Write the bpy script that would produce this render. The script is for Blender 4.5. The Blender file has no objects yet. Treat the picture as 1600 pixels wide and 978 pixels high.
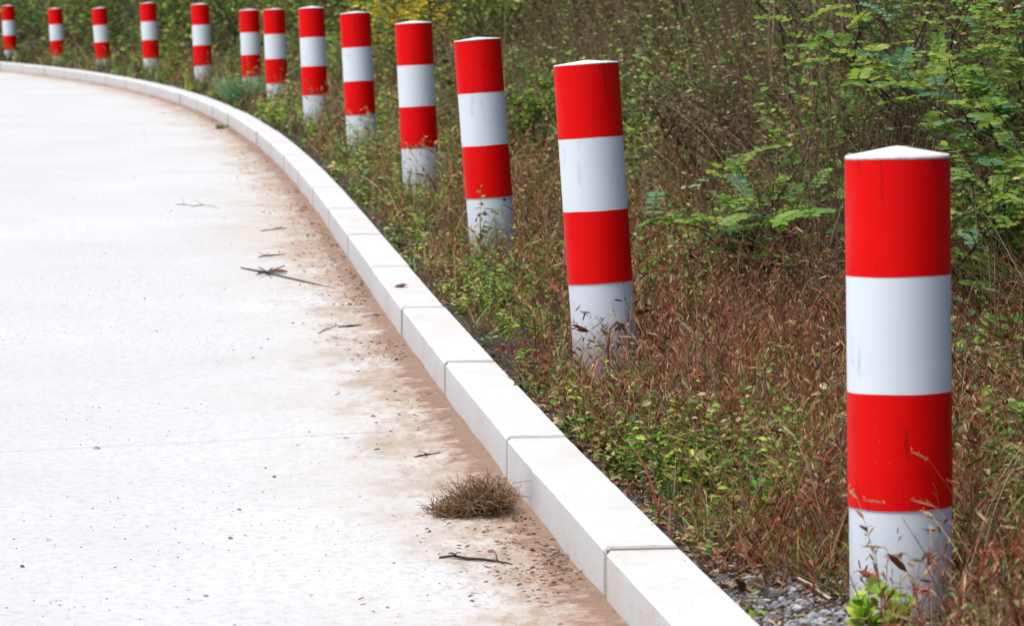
import bpy, bmesh, math, random
import numpy as np
from mathutils import Vector, Matrix

S = bpy.context.scene
COL = S.collection
PI = math.pi

# ------------------------------------------------------------------ camera, sky, sun, exposure
F = 4500.0                      # focal length in photograph pixels (1600 wide)
PITCH = math.atan((489 - 170) / F)
cam_d = bpy.data.cameras.new('camera')
cam_d.sensor_width = 36.0
cam_d.lens = F / 1600 * 36.0
cam_d.clip_start = 0.1
cam_d.clip_end = 5000
cam_d.dof.use_dof = True
cam_d.dof.focus_distance = 7.8
cam_d.dof.aperture_fstop = 9.5
cam = bpy.data.objects.new('camera', cam_d)
cam.location = (0, 0, 0)
cam.rotation_euler = (PI / 2 - PITCH, 0, 0)
COL.objects.link(cam)
S.camera = cam

SUN_EL = math.radians(66)
SUN_AZ = math.radians(-126)       # direction the light comes from, 0 = +Y, negative = left
world = bpy.data.worlds.new('World')
S.world = world
world.use_nodes = True
wn = world.node_tree
sky = wn.nodes.new('ShaderNodeTexSky')
sky.sky_type = 'NISHITA'
sky.sun_disc = False
sky.sun_elevation = SUN_EL
sky.sun_rotation = SUN_AZ
sky.air_density = 1.0
sky.dust_density = 2.5
bg = wn.nodes['Background']
bg.inputs['Strength'].default_value = 0.09
wn.links.new(sky.outputs[0], bg.inputs['Color'])

sun_d = bpy.data.lights.new('sun', 'SUN')
sun_d.energy = 3.4
sun_d.angle = math.radians(24)
sun_d.color = (1.0, 0.98, 0.945)
sun = bpy.data.objects.new('sun', sun_d)
sd = Vector((math.sin(SUN_AZ) * math.cos(SUN_EL), math.cos(SUN_AZ) * math.cos(SUN_EL), math.sin(SUN_EL)))
sun.rotation_euler = (-sd).to_track_quat('-Z', 'Y').to_euler()
COL.objects.link(sun)

S.view_settings.view_transform = 'Standard'
S.view_settings.look = 'None'
S.view_settings.exposure = 0.42
S.view_settings.gamma = 1.0
S.render.resolution_x = 1024
S.render.resolution_y = 625
S.cycles.max_bounces = 6
S.cycles.transparent_max_bounces = 4

# ------------------------------------------------------------------ layout of the place
D = 0.2
U = F * D / 163
cp, sp = math.cos(PITCH), math.sin(PITCH)

def _w(x, y, z):
    Z = z * U
    X = (x - 800) / F * Z
    Y = (y - 489) / F * Z
    return (X, Z * cp - Y * sp, -Y * cp - Z * sp)

_prof = []
for _z in np.linspace(-6, 16, 900):
    yd = 981 - 530 * _z + 5.5 * max(0, _z - 4) ** 2
    Y_ = yd * U / F
    _prof.append((_z * U * cp - Y_ * sp, -Y_ * cp - _z * U * sp))
_prof = np.array(_prof)

def hv(Y):
    """height of the kerb top / verge level along the climbing road"""
    return np.interp(Y, _prof[:, 0], _prof[:, 1])

_ky = np.array([5.309, 6.036, 7.513, 9.071, 10.473, 12.158, 13.235, 14.64, 16.576, 19.098, 20.789, 22.243, 24.038, 27.143, 30.387, 32.383, 34.475, 36.07, 38.521, 40.677, 42.752])
_kx = np.array([.425, .334, .159, -.045, -.215, -.444, -.589, -.765, -1.038, -1.386, -1.614, -1.85, -2.137, -2.707, -3.366, -3.946, -4.582, -5.193, -5.971, -6.755, -7.573])
_pc = np.polyfit(_ky, _kx, 4)
_Yt = np.linspace(-30, 200, 2301)
_Xt = np.polyval(_pc, _Yt)
_dl = np.polyval(np.polyder(_pc), 5.0)
_dr = np.polyval(np.polyder(_pc), 43.0)
_Xt = np.where(_Yt < 5, np.polyval(_pc, 5.0) + _dl * (_Yt - 5), _Xt)
_Xt = np.where(_Yt > 43, np.polyval(_pc, 43.0) + _dr * (_Yt - 43) - 0.006 * (_Yt - 43) ** 2, _Xt)

def gk(Y):
    """plan position of the back edge of the kerb"""
    return np.interp(Y, _Yt, _Xt)

def vnoise(x, y, seed=0):
    x = np.asarray(x, float); y = np.asarray(y, float)
    xi = np.floor(x).astype(np.int64); yi = np.floor(y).astype(np.int64)
    xf = x - xi; yf = y - yi
    def h(a, b):
        n = (a * 374761393 + b * 668265263 + seed * 1442695041) & 0x7fffffff
        n = (n ^ (n >> 13)) * 1274126177 & 0x7fffffff
        n = (n ^ (n >> 16)) & 0xffff
        return n / 65535.0
    u_ = xf * xf * (3 - 2 * xf); v_ = yf * yf * (3 - 2 * yf)
    return (h(xi, yi) * (1 - u_) + h(xi + 1, yi) * u_) * (1 - v_) + (h(xi, yi + 1) * (1 - u_) + h(xi + 1, yi + 1) * u_) * v_

def fbm(x, y, seed=0, o=3):
    s = 0; a = .5; n = 0
    for i in range(o):
        s = s + a * vnoise(np.asarray(x) * 2 ** i, np.asarray(y) * 2 ** i, seed + i * 17); n += a; a *= .5
    return s / n

def ground(X, Y):
    """height of the verge and of the bank behind it"""
    X = np.asarray(X, float); Y = np.asarray(Y, float)
    d = X - gk(Y)
    z = hv(Y) - 0.035 + 0.03 * (fbm(X * 2.2, Y * 2.2, 3) - .5) * np.clip(d * 6, 0, 1)
    b = np.maximum(0, d - 0.95)
    rise = 0.52 * b * b / (b + 0.5)
    rise = 5.5 * (1 - np.exp(-rise / 5.5))
    z = z + rise + np.clip(b, 0, 1) * 0.35 * (fbm(X * .7, Y * .7, 11) - .5)
    return z

KH, KW = 0.12, 0.16

def on_surface(x, y, fn):
    """world point where the view through photo pixel x, y meets the height field fn"""
    lo, hi = .3, 14.
    for _ in range(50):
        m = (lo + hi) / 2
        q = _w(x, y, m)
        if q[2] > fn(q[0], q[1]): lo = m
        else: hi = m
    q = _w(x, y, m)
    return Vector(q)
road_h = lambda X, Y: hv(Y) - KH
top_h = lambda X, Y: hv(Y)
def on_road(x, y): return on_surface(x, y, road_h)
def on_kerb(x, y): return on_surface(x, y, top_h)
def on_verge(x, y): return on_surface(x, y, lambda X, Y: float(ground(X, Y)))

# ------------------------------------------------------------------ materials
def mat(name, rough=.8):
    m = bpy.data.materials.new(name); m.use_nodes = True
    nt = m.node_tree; b = nt.nodes['Principled BSDF']
    b.inputs['Roughness'].default_value = rough
    return m, nt, b

def N(nt, t, **k):
    n = nt.nodes.new(t)
    for a, v in k.items():
        if a in ('operation', 'blend_type', 'data_type', 'attribute_name', 'noise_dimensions', 'feature', 'mode', 'interpolation_type'): setattr(n, a, v)
        else: n.inputs[a].default_value = v
    return n
def noise(nt, vec, scale, detail=4, rough=.6):
    n = N(nt, 'ShaderNodeTexNoise'); n.inputs['Scale'].default_value = scale
    n.inputs['Detail'].default_value = detail; n.inputs['Roughness'].default_value = rough
    nt.links.new(vec, n.inputs['Vector']); return n.outputs['Fac']
def ramp(nt, fac, stops):
    r = nt.nodes.new('ShaderNodeValToRGB')
    while len(r.color_ramp.elements) < len(stops): r.color_ramp.elements.new(.5)
    for e, (p, c) in zip(r.color_ramp.elements, stops):
        e.position = p; e.color = (c, c, c, 1) if isinstance(c, (int, float)) else (*c, 1)
    nt.links.new(fac, r.inputs[0]); return r.outputs[0]
def mix(nt, fac, a, b, bt='MIX'):
    m = nt.nodes.new('ShaderNodeMix'); m.data_type = 'RGBA'; m.blend_type = bt
    for s, v in ((0, fac), (6, a), (7, b)):
        if hasattr(v, 'is_linked') or isinstance(v, bpy.types.NodeSocket): nt.links.new(v, m.inputs[s])
        elif s == 0: m.inputs[0].default_value = v
        else: m.inputs[s].default_value = (*v, 1)
    return m.outputs[2]
def mth(nt, op, a, b=None, clamp=False):
    m = nt.nodes.new('ShaderNodeMath'); m.operation = op; m.use_clamp = clamp
    for i, v in enumerate((a, b)):
        if v is None: continue
        if isinstance(v, bpy.types.NodeSocket): nt.links.new(v, m.inputs[i])
        else: m.inputs[i].default_value = v
    return m.outputs[0]
def bump(nt, b, h, dist, strength=1.0):
    n = nt.nodes.new('ShaderNodeBump'); n.inputs['Distance'].default_value = dist; n.inputs['Strength'].default_value = strength
    nt.links.new(h, n.inputs['Height']); nt.links.new(n.outputs[0], b.inputs['Normal'])
def objvec(nt, sc=(1, 1, 1)):
    t = nt.nodes.new('ShaderNodeTexCoord'); mp = nt.nodes.new('ShaderNodeMapping')
    mp.inputs['Scale'].default_value = sc
    nt.links.new(t.outputs['Object'], mp.inputs['Vector']); return mp.outputs[0]

def veg_material(name, trans=.3, rough=.6):
    m, nt, b = mat(name, rough)
    a = N(nt, 'ShaderNodeAttribute', attribute_name='tint')
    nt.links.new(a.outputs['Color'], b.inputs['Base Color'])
    b.inputs['Specular IOR Level'].default_value = .35
    tr = nt.nodes.new('ShaderNodeBsdfTranslucent'); nt.links.new(a.outputs['Color'], tr.inputs['Color'])
    mx = nt.nodes.new('ShaderNodeMixShader'); mx.inputs[0].default_value = trans
    out = nt.nodes['Material Output']
    nt.links.new(b.outputs[0], mx.inputs[1]); nt.links.new(tr.outputs[0], mx.inputs[2]); nt.links.new(mx.outputs[0], out.inputs[0])
    return m
M_VEG = veg_material('plant_tissue', .28, .55)
M_DRY = veg_material('dry_plant_tissue', .15, .8)

def flat(name, col, rough=.8, scale=30, amount=.35, bd=.001):
    m, nt, b = mat(name, rough)
    v = objvec(nt); n = noise(nt, v, scale, 5)
    c2 = tuple(c * (1 - amount) for c in col)
    c3 = tuple(min(1, c * (1 + amount)) for c in col)
    nt.links.new(ramp(nt, n, [(.3, c2), (.7, c3)]), b.inputs['Base Color'])
    bump(nt, b, n, bd)
    return m
M_TWIG = flat('twig_bark', (.10, .065, .045), .9, 60)
M_PALETWIG = flat('pale_twig', (.45, .34, .27), .85, 60)
M_DARKTWIG = flat('dark_twig', (.035, .028, .025), .9, 60)
M_LEAFBROWN = flat('dead_leaf', (.22, .11, .06), .85, 50)
M_LEAFDARK = flat('dark_dead_leaf', (.075, .035, .02), .85, 50)
M_BURRRED = flat('dark_red_wrapper', (.22, .02, .015), .5, 80)
M_GREYBURR = flat('grey_burr', (.12, .11, .11), .8, 80)

# concrete road
def road_material():
    m, nt, b = mat('concrete_with_red_dust', .85)
    v = objvec(nt)
    att = N(nt, 'ShaderNodeAttribute', attribute_name='kd').outputs['Fac']     # metres from the kerb foot
    vs = objvec(nt, (1, .45, 1))                                                 # washes of dirt lie across the slope
    big = noise(nt, v, .9, 5, .62)
    mid = noise(nt, vs, 5.5, 6, .72)
    fine = noise(nt, v, 40, 6, .75)
    grain = noise(nt, v, 220, 3, .6)
    base = mix(nt, ramp(nt, big, [(.35, 0), (.7, 1)]), (.585, .592, .60), (.515, .518, .522))
    base = mix(nt, ramp(nt, fine, [(.33, .8), (.52, 0)]), base, (.42, .39, .355))
    # dust near the kerb, patchy, fading out over about a metre and a half
    reach = mth(nt, 'ADD', mth(nt, 'MULTIPLY', big, .9), mth(nt, 'MULTIPLY', mid, .8))
    fac1 = mth(nt, 'SUBTRACT', reach, mth(nt, 'MULTIPLY', att, .62))
    f1 = ramp(nt, fac1, [(.40, 0), (.80, .62)])
    base = mix(nt, f1, base, (.50, .43, .35))
    fac2 = mth(nt, 'SUBTRACT', mth(nt, 'ADD', mth(nt, 'MULTIPLY', mid, 1.25), mth(nt, 'MULTIPLY', fine, .45)), mth(nt, 'ADD', mth(nt, 'MULTIPLY', att, 1.5), mth(nt, 'MULTIPLY', mth(nt, 'SUBTRACT', .5, noise(nt, v, 3.3, 4, .6)), 1.3)))
    f2 = ramp(nt, fac2, [(.40, 0), (.54, .3), (.66, .55), (.9, .95)])
    base = mix(nt, f2, base, (.36, .27, .20))
    fac3 = mth(nt, 'SUBTRACT', mth(nt, 'ADD', mth(nt, 'MULTIPLY', noise(nt, v, 14, 6, .75), 1.5), .05), mth(nt, 'MULTIPLY', att, 4.2))
    f3 = ramp(nt, fac3, [(.40, 0), (.55, .9)])
    base = mix(nt, f3, base, (.15, .092, .062))
    fac4 = mth(nt, 'SUBTRACT', mth(nt, 'ADD', noise(nt, objvec(nt, (1, .5, 1)), 30, 7, .8), .12), mth(nt, 'MULTIPLY', att, .55))
    base = mix(nt, ramp(nt, fac4, [(.50, 0), (.58, .5)]), base, (.30, .16, .10))
    # small dark pits and grains
    vor = N(nt, 'ShaderNodeTexVoronoi'); vor.inputs['Scale'].default_value = 26; nt.links.new(v, vor.inputs['Vector'])
    sel = mth(nt, 'GREATER_THAN', noise(nt, v, 9, 3), .52)
    wn_ = nt.nodes.new('ShaderNodeSeparateColor'); nt.links.new(vor.outputs['Color'], wn_.inputs[0])
    rad = mth(nt, 'MULTIPLY', mth(nt, 'POWER', wn_.outputs[0], 3.0), .16)
    pit = mth(nt, 'MULTIPLY', mth(nt, 'LESS_THAN', vor.outputs['Distance'], rad), sel)
    base = mix(nt, mth(nt, 'MULTIPLY', pit, .75), base, (.22, .18, .155))
    base = mix(nt, mth(nt, 'MULTIPLY', ramp(nt, grain, [(.3, 1), (.5, 0)]), .35), base, (.42, .38, .35))
    # sawn joint across the slab
    p, q = on_road(0, 706), on_road(520, 680)
    L = math.hypot(q.x - p.x, q.y - p.y); nx, ny = -(q.y - p.y) / L, (q.x - p.x) / L
    sx = nt.nodes.new('ShaderNodeSeparateXYZ'); nt.links.new(v, sx.inputs[0])
    dist = mth(nt, 'ABSOLUTE', mth(nt, 'ADD', mth(nt, 'ADD', mth(nt, 'MULTIPLY', sx.outputs[0], nx), mth(nt, 'MULTIPLY', sx.outputs[1], ny)), -(p.x * nx + p.y * ny)))
    jt = mth(nt, 'LESS_THAN', dist, .0035)
    base = mix(nt, mth(nt, 'MULTIPLY', jt, .55), base, (.2, .19, .2))
    nt.links.new(base, b.inputs['Base Color'])
    hh = mth(nt, 'ADD', mth(nt, 'MULTIPLY', fine, .5), mth(nt, 'MULTIPLY', grain, .35))
    hh = mth(nt, 'ADD', hh, mth(nt, 'MULTIPLY', f2, .8))
    hh = mth(nt, 'SUBTRACT', hh, mth(nt, 'MULTIPLY', pit, .8))
    bump(nt, b, hh, .003, .7)
    return m

def kerb_material():
    m, nt, b = mat('pale_granite', .8)
    v = objvec(nt)
    g = noise(nt, v, 260, 3, .7); s = noise(nt, v, 3.5, 5, .65); f = noise(nt, v, 28, 5, .7)
    c = mix(nt, ramp(nt, g, [(.33, 0), (.62, 1)]), (.48, .483, .485), (.65, .65, .645))
    c = mix(nt, ramp(nt, s, [(.5, 0), (.75, .8)]), c, (.55, .47, .39))
    c = mix(nt, mth(nt, 'MULTIPLY', ramp(nt, f, [(.62, 0), (.72, 1)]), .35), c, (.36, .31, .27))
    att = N(nt, 'ShaderNodeAttribute', attribute_name='low').outputs['Fac']       # 1 at the foot of the stone
    d = ramp(nt, mth(nt, 'ADD', att, mth(nt, 'MULTIPLY', mth(nt, 'ADD', s, f), .55)), [(1.0, 0), (1.75, .75)])
    c = mix(nt, d, c, (.42, .35, .28))
    aj = N(nt, 'ShaderNodeAttribute', attribute_name='joint').outputs['Fac']     # 1 at the ends of the stone, darkened so the joints show
    c = mix(nt, ramp(nt, mth(nt, 'ADD', aj, mth(nt, 'MULTIPLY', mth(nt, 'SUBTRACT', f, .5), .5)), [(.76, 0), (.92, .65)]), c, (.27, .245, .22))
    nt.links.new(c, b.inputs['Base Color'])
    bump(nt, b, mth(nt, 'ADD', g, mth(nt, 'MULTIPLY', f, 1.5)), .0016, .8)
    return m

def soil_material():
    m, nt, b = mat('verge_soil', .95)
    v = objvec(nt)
    a = noise(nt, v, 2.5, 6, .7); f = noise(nt, v, 45, 6, .75)
    c = mix(nt, ramp(nt, a, [(.35, 0), (.68, 1)]), (.026, .018, .012), (.055, .038, .025))
    c = mix(nt, ramp(nt, f, [(.45, 0), (.75, .8)]), c, (.12, .09, .065))
    nt.links.new(c, b.inputs['Base Color'])
    bump(nt, b, f, .02)
    return m

def paint(name, col, streak, rough):
    m, nt, b = mat(name, rough)
    t = nt.nodes.new('ShaderNodeTexCoord'); oi = nt.nodes.new('ShaderNodeObjectInfo')
    off = nt.nodes.new('ShaderNodeVectorMath'); off.operation = 'ADD'
    sc = nt.nodes.new('ShaderNodeVectorMath'); sc.operation = 'SCALE'; sc.inputs['Scale'].default_value = 40
    cmb = nt.nodes.new('ShaderNodeCombineXYZ'); nt.links.new(oi.outputs['Random'], cmb.inputs[0]); nt.links.new(oi.outputs['Random'], cmb.inputs[1]); nt.links.new(oi.outputs['Random'], cmb.inputs[2])
    nt.links.new(cmb.outputs[0], sc.inputs[0]); nt.links.new(t.outputs['Object'], off.inputs[0]); nt.links.new(sc.outputs[0], off.inputs[1])
    mp = nt.nodes.new('ShaderNodeMapping'); mp.inputs['Scale'].default_value = (1, 1, .13); nt.links.new(off.outputs[0], mp.inputs[0])
    st = noise(nt, mp.outputs[0], 42, 4, .6)
    big = noise(nt, off.outputs[0], 6, 4, .6)
    sp_ = noise(nt, off.outputs[0], 110, 3, .5)
    f1 = mth(nt, 'MULTIPLY', ramp(nt, st, [(.60, 0), (.68, 1)]), ramp(nt, big, [(.46, 0), (.58, 1)]))
    c = mix(nt, ramp(nt, big, [(.3, 0), (.75, .22)]), col, tuple(x * .75 for x in col))
    c = mix(nt, mth(nt, 'MULTIPLY', f1, .42), c, streak)
    c = mix(nt, mth(nt, 'MULTIPLY', ramp(nt, sp_, [(.70, 0), (.76, 1)]), .5), c, tuple(x * .4 + .1 for x in col))
    # splashed soil in the lowest part of the post (object z = 0 is ground level)
    sx = nt.nodes.new('ShaderNodeSeparateXYZ'); nt.links.new(t.outputs['Object'], sx.inputs[0])
    hz = mth(nt, 'SUBTRACT', 1.0, mth(nt, 'DIVIDE', sx.outputs[2], .16), True)
    dd = ramp(nt, mth(nt, 'MULTIPLY', hz, mth(nt, 'ADD', sp_, .35)), [(.3, 0), (.8, .65)])
    c = mix(nt, dd, c, (.33, .26, .2))
    nt.links.new(c, b.inputs['Base Color'])
    nt.links.new(ramp(nt, big, [(.3, rough - .06), (.7, rough + .12)]), b.inputs['Roughness'])
    bump(nt, b, st, .0006, .5)
    b.inputs['Specular IOR Level'].default_value = .12
    return m
M_RED = paint('red_reflective_sheet', (.74, .001, .001), (.10, .004, .004), .5)
M_WHITEBAND = paint('white_reflective_sheet', (.70, .755, .80), (.33, .35, .38), .42)
M_WHITEPOST = paint('white_painted_concrete', (.66, .70, .76), (.36, .35, .35), .6)
def cap_mat():
    m, nt, b = mat('white_mortar_cap', .9)
    v = objvec(nt); f = noise(nt, v, 90, 5, .7); g = noise(nt, v, 18, 4)
    c = mix(nt, ramp(nt, f, [(.35, 0), (.65, 1)]), (.56, .57, .58), (.74, .75, .76))
    c = mix(nt, ramp(nt, g, [(.58, 0), (.75, .5)]), c, (.40, .38, .36))
    nt.links.new(c, b.inputs['Base Color']); bump(nt, b, f, .003)
    return m
M_CAP = cap_mat()

# ------------------------------------------------------------------ mesh helpers
def link(name, me, m, parent=None):
    o = bpy.data.objects.new(name, me); COL.objects.link(o)
    if m: me.materials.append(m)
    if parent: o.parent = parent
    return o
def tag(o, label=None, cat=None, group=None, kind=None):
    if label: o['label'] = label
    if cat: o['category'] = cat
    if group: o['group'] = group
    if kind: o['kind'] = kind
    return o
def empty(name, loc):
    o = bpy.data.objects.new(name, None); o.empty_display_size = .1; COL.objects.link(o); o.location = loc; return o

def quad_mesh(name, V, Q, C=None, smooth=False, attr=None):
    me = bpy.data.meshes.new(name)
    V = np.asarray(V, np.float32); Q = np.asarray(Q, np.int32)
    me.vertices.add(len(V)); me.vertices.foreach_set('co', V.ravel())
    me.loops.add(Q.size); me.loops.foreach_set('vertex_index', Q.ravel())
    me.polygons.add(len(Q)); me.polygons.foreach_set('loop_start', np.arange(0, Q.size, 4, dtype=np.int32))
    me.polygons.foreach_set('loop_total', np.full(len(Q), 4, np.int32))
    me.polygons.foreach_set('use_smooth', np.full(len(Q), bool(smooth)))
    me.update(calc_edges=True)
    if C is not None:
        a = me.attributes.new('tint', 'FLOAT_COLOR', 'POINT')
        cc = np.ones((len(V), 4), np.float32); cc[:, :3] = C
        a.data.foreach_set('color', cc.ravel())
    if attr:
        for k, arr in attr.items():
            a = me.attributes.new(k, 'FLOAT', 'POINT'); a.data.foreach_set('value', np.asarray(arr, np.float32).ravel())
    return me

def grid_mesh(name, X, Y, Z, attr=None):
    r, c = X.shape
    V = np.stack([X, Y, Z], -1).reshape(-1, 3)
    i = np.arange(r * c).reshape(r, c)
    Q = np.stack([i[:-1, :-1], i[:-1, 1:], i[1:, 1:], i[1:, :-1]], -1).reshape(-1, 4)
    return quad_mesh(name, V, Q, smooth=True, attr=attr)

LIGHTWARD = np.array([[-.55, -.75, .8]])
class Tissue:
    """collects blades, leaves and twigs into one mesh"""
    def __init__(s, seed): s.V = []; s.Q = []; s.C = []; s.n = 0; s.r = np.random.default_rng(seed)
    def add(s, V, Q, C):
        s.V.append(V); s.Q.append(Q + s.n); s.C.append(C); s.n += len(V)
    @staticmethod
    def path(base, h, az, lean, curl, t):
        t = np.asarray(t)
        if t.ndim == 1: t = t[None, :]
        hor = h[:, None] * (lean[:, None] * t + curl[:, None] * t * t)
        z = h[:, None] * (t * np.sqrt(np.maximum(.1, 1 - lean[:, None] ** 2 * .5)) - .4 * np.abs(curl[:, None]) * t ** 3)
        return np.stack([base[:, 0:1] + hor * np.cos(az)[:, None], base[:, 1:2] + hor * np.sin(az)[:, None], base[:, 2:3] + z], -1)
    def blades(s, base, h, az, lean, curl, w, col, seg=3, taper=True, cross=False):
        Nn = len(base); t = np.linspace(0, 1, seg + 1)
        P = s.path(base, h, az, lean, curl, t)
        ww = (1 - .92 * t ** 1.6) if taper else (1 - .45 * t)
        for k in range(2 if cross else 1):
            sa = s.r.uniform(0, 2 * PI, Nn) if not cross else k * PI / 2 + np.zeros(Nn)
            side = np.stack([np.cos(sa), np.sin(sa), np.zeros(Nn)], -1)[:, None, :] * (ww[None, :, None] * w[:, None, None] * .5)
            V = np.stack([P - side, P + side], 2)           # N, seg+1, 2, 3
            i = np.arange(Nn)[:, None] * (2 * (seg + 1)) + np.arange(seg)[None, :] * 2
            Q = np.stack([i, i + 1, i + 3, i + 2], -1).reshape(-1, 4)
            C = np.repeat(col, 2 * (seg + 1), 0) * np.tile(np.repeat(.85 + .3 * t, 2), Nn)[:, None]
            s.add(V.reshape(-1, 3), Q, C)
    def leaves(s, pos, dr, up, L, W, col, droop=.25, fold=.25):
        Nn = len(pos)
        dr = dr / (np.linalg.norm(dr, axis=1, keepdims=True) + 1e-9)
        sd_ = np.cross(dr, up); sd_ /= (np.linalg.norm(sd_, axis=1, keepdims=True) + 1e-9)
        nn = np.cross(sd_, dr)
        # b, L1, L2, tip, R2, R1, c
        a = np.array([0, .28, .68, 1, .68, .28, .5]); b_ = np.array([0, -.42, -.40, 0, .40, .42, 0]); c_ = np.array([0, fold * .5, fold * .5, 0, fold * .5, fold * .5, 0])
        L_ = L[:, None, None]; W_ = W[:, None, None]
        V = pos[:, None, :] + dr[:, None, :] * (a[None, :, None] * L_) + sd_[:, None, :] * (b_[None, :, None] * W_) + nn[:, None, :] * (c_[None, :, None] * W_)
        V[:, :, 2] -= (a[None, :] ** 2) * L[:, None] * droop
        i = np.arange(Nn)[:, None] * 7
        Q = np.concatenate([i + np.array([[0, 1, 2, 6]]), i + np.array([[6, 2, 3, 4]]), i + np.array([[6, 4, 5, 0]])], 0)
        s.add(V.reshape(-1, 3), Q, np.repeat(col, 7, 0))
    def rand_dirs(s, Nn, zlo=-.2, zhi=.9):
        a = s.r.uniform(0, 2 * PI, Nn); z = s.r.uniform(zlo, zhi, Nn)
        return np.stack([np.cos(a), np.sin(a), z], -1)
    def weeds(s, base, h, col, nl, ll, lw, stemcol, lean=.25, stemw=.003, low=.08, pal=None, upright=None):
        """upright stems with nl leaves each; ll, lw are leaf length and width arrays"""
        Nn = len(base); az = s.r.uniform(0, 2 * PI, Nn); le = s.r.uniform(0, lean, Nn); cu = s.r.uniform(-.1, .35, Nn)
        s.blades(base, h, az, le, cu, np.full(Nn, stemw) if np.isscalar(stemw) else stemw, stemcol, seg=4, taper=False, cross=False)
        t = np.clip(np.linspace(low, 1, nl)[None, :] + s.r.normal(0, .04, (Nn, nl)), 0, 1)
        P = s.path(base, h, az, le, cu, t).reshape(-1, 3)
        k = Nn * nl
        dr = s.rand_dirs(k, -.1, 1.0)
        if upright is not None: dr[:, 2] += np.repeat(upright, nl) * s.r.uniform(.5, 2.2, k)
        up = s.rand_dirs(k, -.2, 1.2) + LIGHTWARD
        sz = (1.15 - .55 * t).reshape(-1) * s.r.uniform(.6, 1.25, k)
        c = np.repeat(col, nl, 0) * s.r.uniform(.65, 1.35, (k, 1))
        if pal is not None:
            m = s.r.random(k) < .12; c[m] = np.asarray(pal)[s.r.integers(0, len(pal), m.sum())]
        s.leaves(P, dr, up, np.repeat(ll, nl) * sz, np.repeat(lw, nl) * sz, c, droop=.3)
    def foxtails(s, base, h, headL, headW, col, stemcol, stemw):
        Nn = len(base); az = s.r.uniform(0, 2 * PI, Nn); le = s.r.uniform(0, .35, Nn); cu = s.r.uniform(.05, .5, Nn)
        s.blades(base, h, az, le, cu, stemw, stemcol, seg=5, taper=False)
        for tt in (0,):
            A = s.path(base, h, az, le, cu, np.array([.97, 1.0]))
            dr = A[:, 1] - A[:, 0]; dr /= np.linalg.norm(dr, axis=1, keepdims=True)
            dr2 = dr + np.stack([np.cos(az), np.sin(az), -np.ones(Nn)], -1) * .25
            for k in range(3):
                up = s.rand_dirs(Nn, -1, 1)
                s.leaves(A[:, 1], dr2, up, headL, headW, col, droop=.1, fold=0)
            nb = 10
            tb = s.r.uniform(0.05, .95, (Nn, nb))
            Pb = (A[:, 1][:, None, :] + (dr2 / np.linalg.norm(dr2, axis=1, keepdims=True))[:, None, :] * (tb * headL[:, None])[:, :, None]).reshape(-1, 3)
            d2 = np.repeat(dr2, nb, 0) + s.rand_dirs(Nn * nb, -1, 1) * .9
            s.leaves(Pb, d2, s.rand_dirs(Nn * nb, -1, 1), np.repeat(headW * 1.3, nb), np.repeat(headW * .22, nb), np.repeat(col, nb, 0) * 1.15, droop=0, fold=0)
    def tube(s, pts, radii, col, sides=5):
        pts = [Vector(p) for p in pts]; V = []; 
        for i, p in enumerate(pts):
            d = (pts[min(i + 1, len(pts) - 1)] - pts[max(i - 1, 0)]).normalized()
            a = d.orthogonal().normalized(); b = d.cross(a)
            for k in range(sides):
                an = 2 * PI * k / sides
                V.append(p + (a * math.cos(an) + b * math.sin(an)) * radii[i])
        Q = []
        for i in range(len(pts) - 1):
            for k in range(sides):
                k2 = (k + 1) % sides
                Q.append((i * sides + k, i * sides + k2, (i + 1) * sides + k2, (i + 1) * sides + k))
        V = np.array([tuple(v) for v in V]); s.add(V, np.array(Q), np.tile(np.array(col)[None, :], (len(V), 1)))
    def build(s, name, m, parent=None, origin=None):
        V = np.concatenate(s.V)
        if origin is not None: V = V - np.array(origin)[None, :]
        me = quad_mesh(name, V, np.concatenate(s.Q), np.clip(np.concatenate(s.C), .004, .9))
        o = link(name, me, m, parent)
        if origin is not None and parent is None: o.location = origin
        return o

# ------------------------------------------------------------------ ground, road, kerb
ys = np.concatenate([np.arange(-12, 3.5, 1.0), np.arange(3.5, 14, .06), np.arange(14, 50, .16), np.arange(50, 130, 2.)])
dd_ = np.concatenate([np.arange(0, 3, .06), np.arange(3, 9, .2), np.arange(9, 30, 1.5), np.arange(30, 91, 6.)])
Yg, Dg = np.meshgrid(ys, dd_, indexing='ij'); Xg = gk(Yg) - .02 + Dg
verge = link('verge_ground', grid_mesh('verge_ground', Xg, Yg, ground(Xg, Yg)), soil_material()); tag(verge, kind='structure')

ys = np.concatenate([np.arange(-12, 3.5, 1.0), np.arange(3.5, 20, .1), np.arange(20, 50, .25), np.arange(50, 130, 2.)])
dr_ = np.concatenate([np.arange(0, 3, .08), np.arange(3, 9, .3), np.arange(9, 61, 4.)])
Yr, Dr = np.meshgrid(ys, dr_, indexing='ij'); Xr = gk(Yr) - .06 - Dr
kd = np.maximum(0, Dr - (KW - .06))
Zr = hv(Yr) - KH + .018 * np.exp(-(kd / .09) ** 2) * fbm(Xr * 7, Yr * 3, 5) * 1.4 + .006 * np.exp(-(kd / .5) ** 2) * fbm(Xr * 3, Yr * 3, 6)
Zr = np.where(Dr < .05, hv(Yr) - KH - .02, Zr)
road = link('road', grid_mesh('road', Xr, Yr, Zr, {'kd': kd}), road_material()); tag(road, kind='structure')
# land all round, lower than road and verge
gx = np.array([-900, -400, -150, -60, -30, 0, 30, 60, 110, 200, 500, 900.]); gy = np.array([-900, -300, -80, -12, 0, 20, 40, 60, 90, 130, 300, 900.])
GX, GY = np.meshgrid(gx, gy, indexing='xy')
land = link('far_ground', grid_mesh('far_ground', GX, GY, hv(GY) - 1.2), soil_material()); tag(land, kind='structure')

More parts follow.
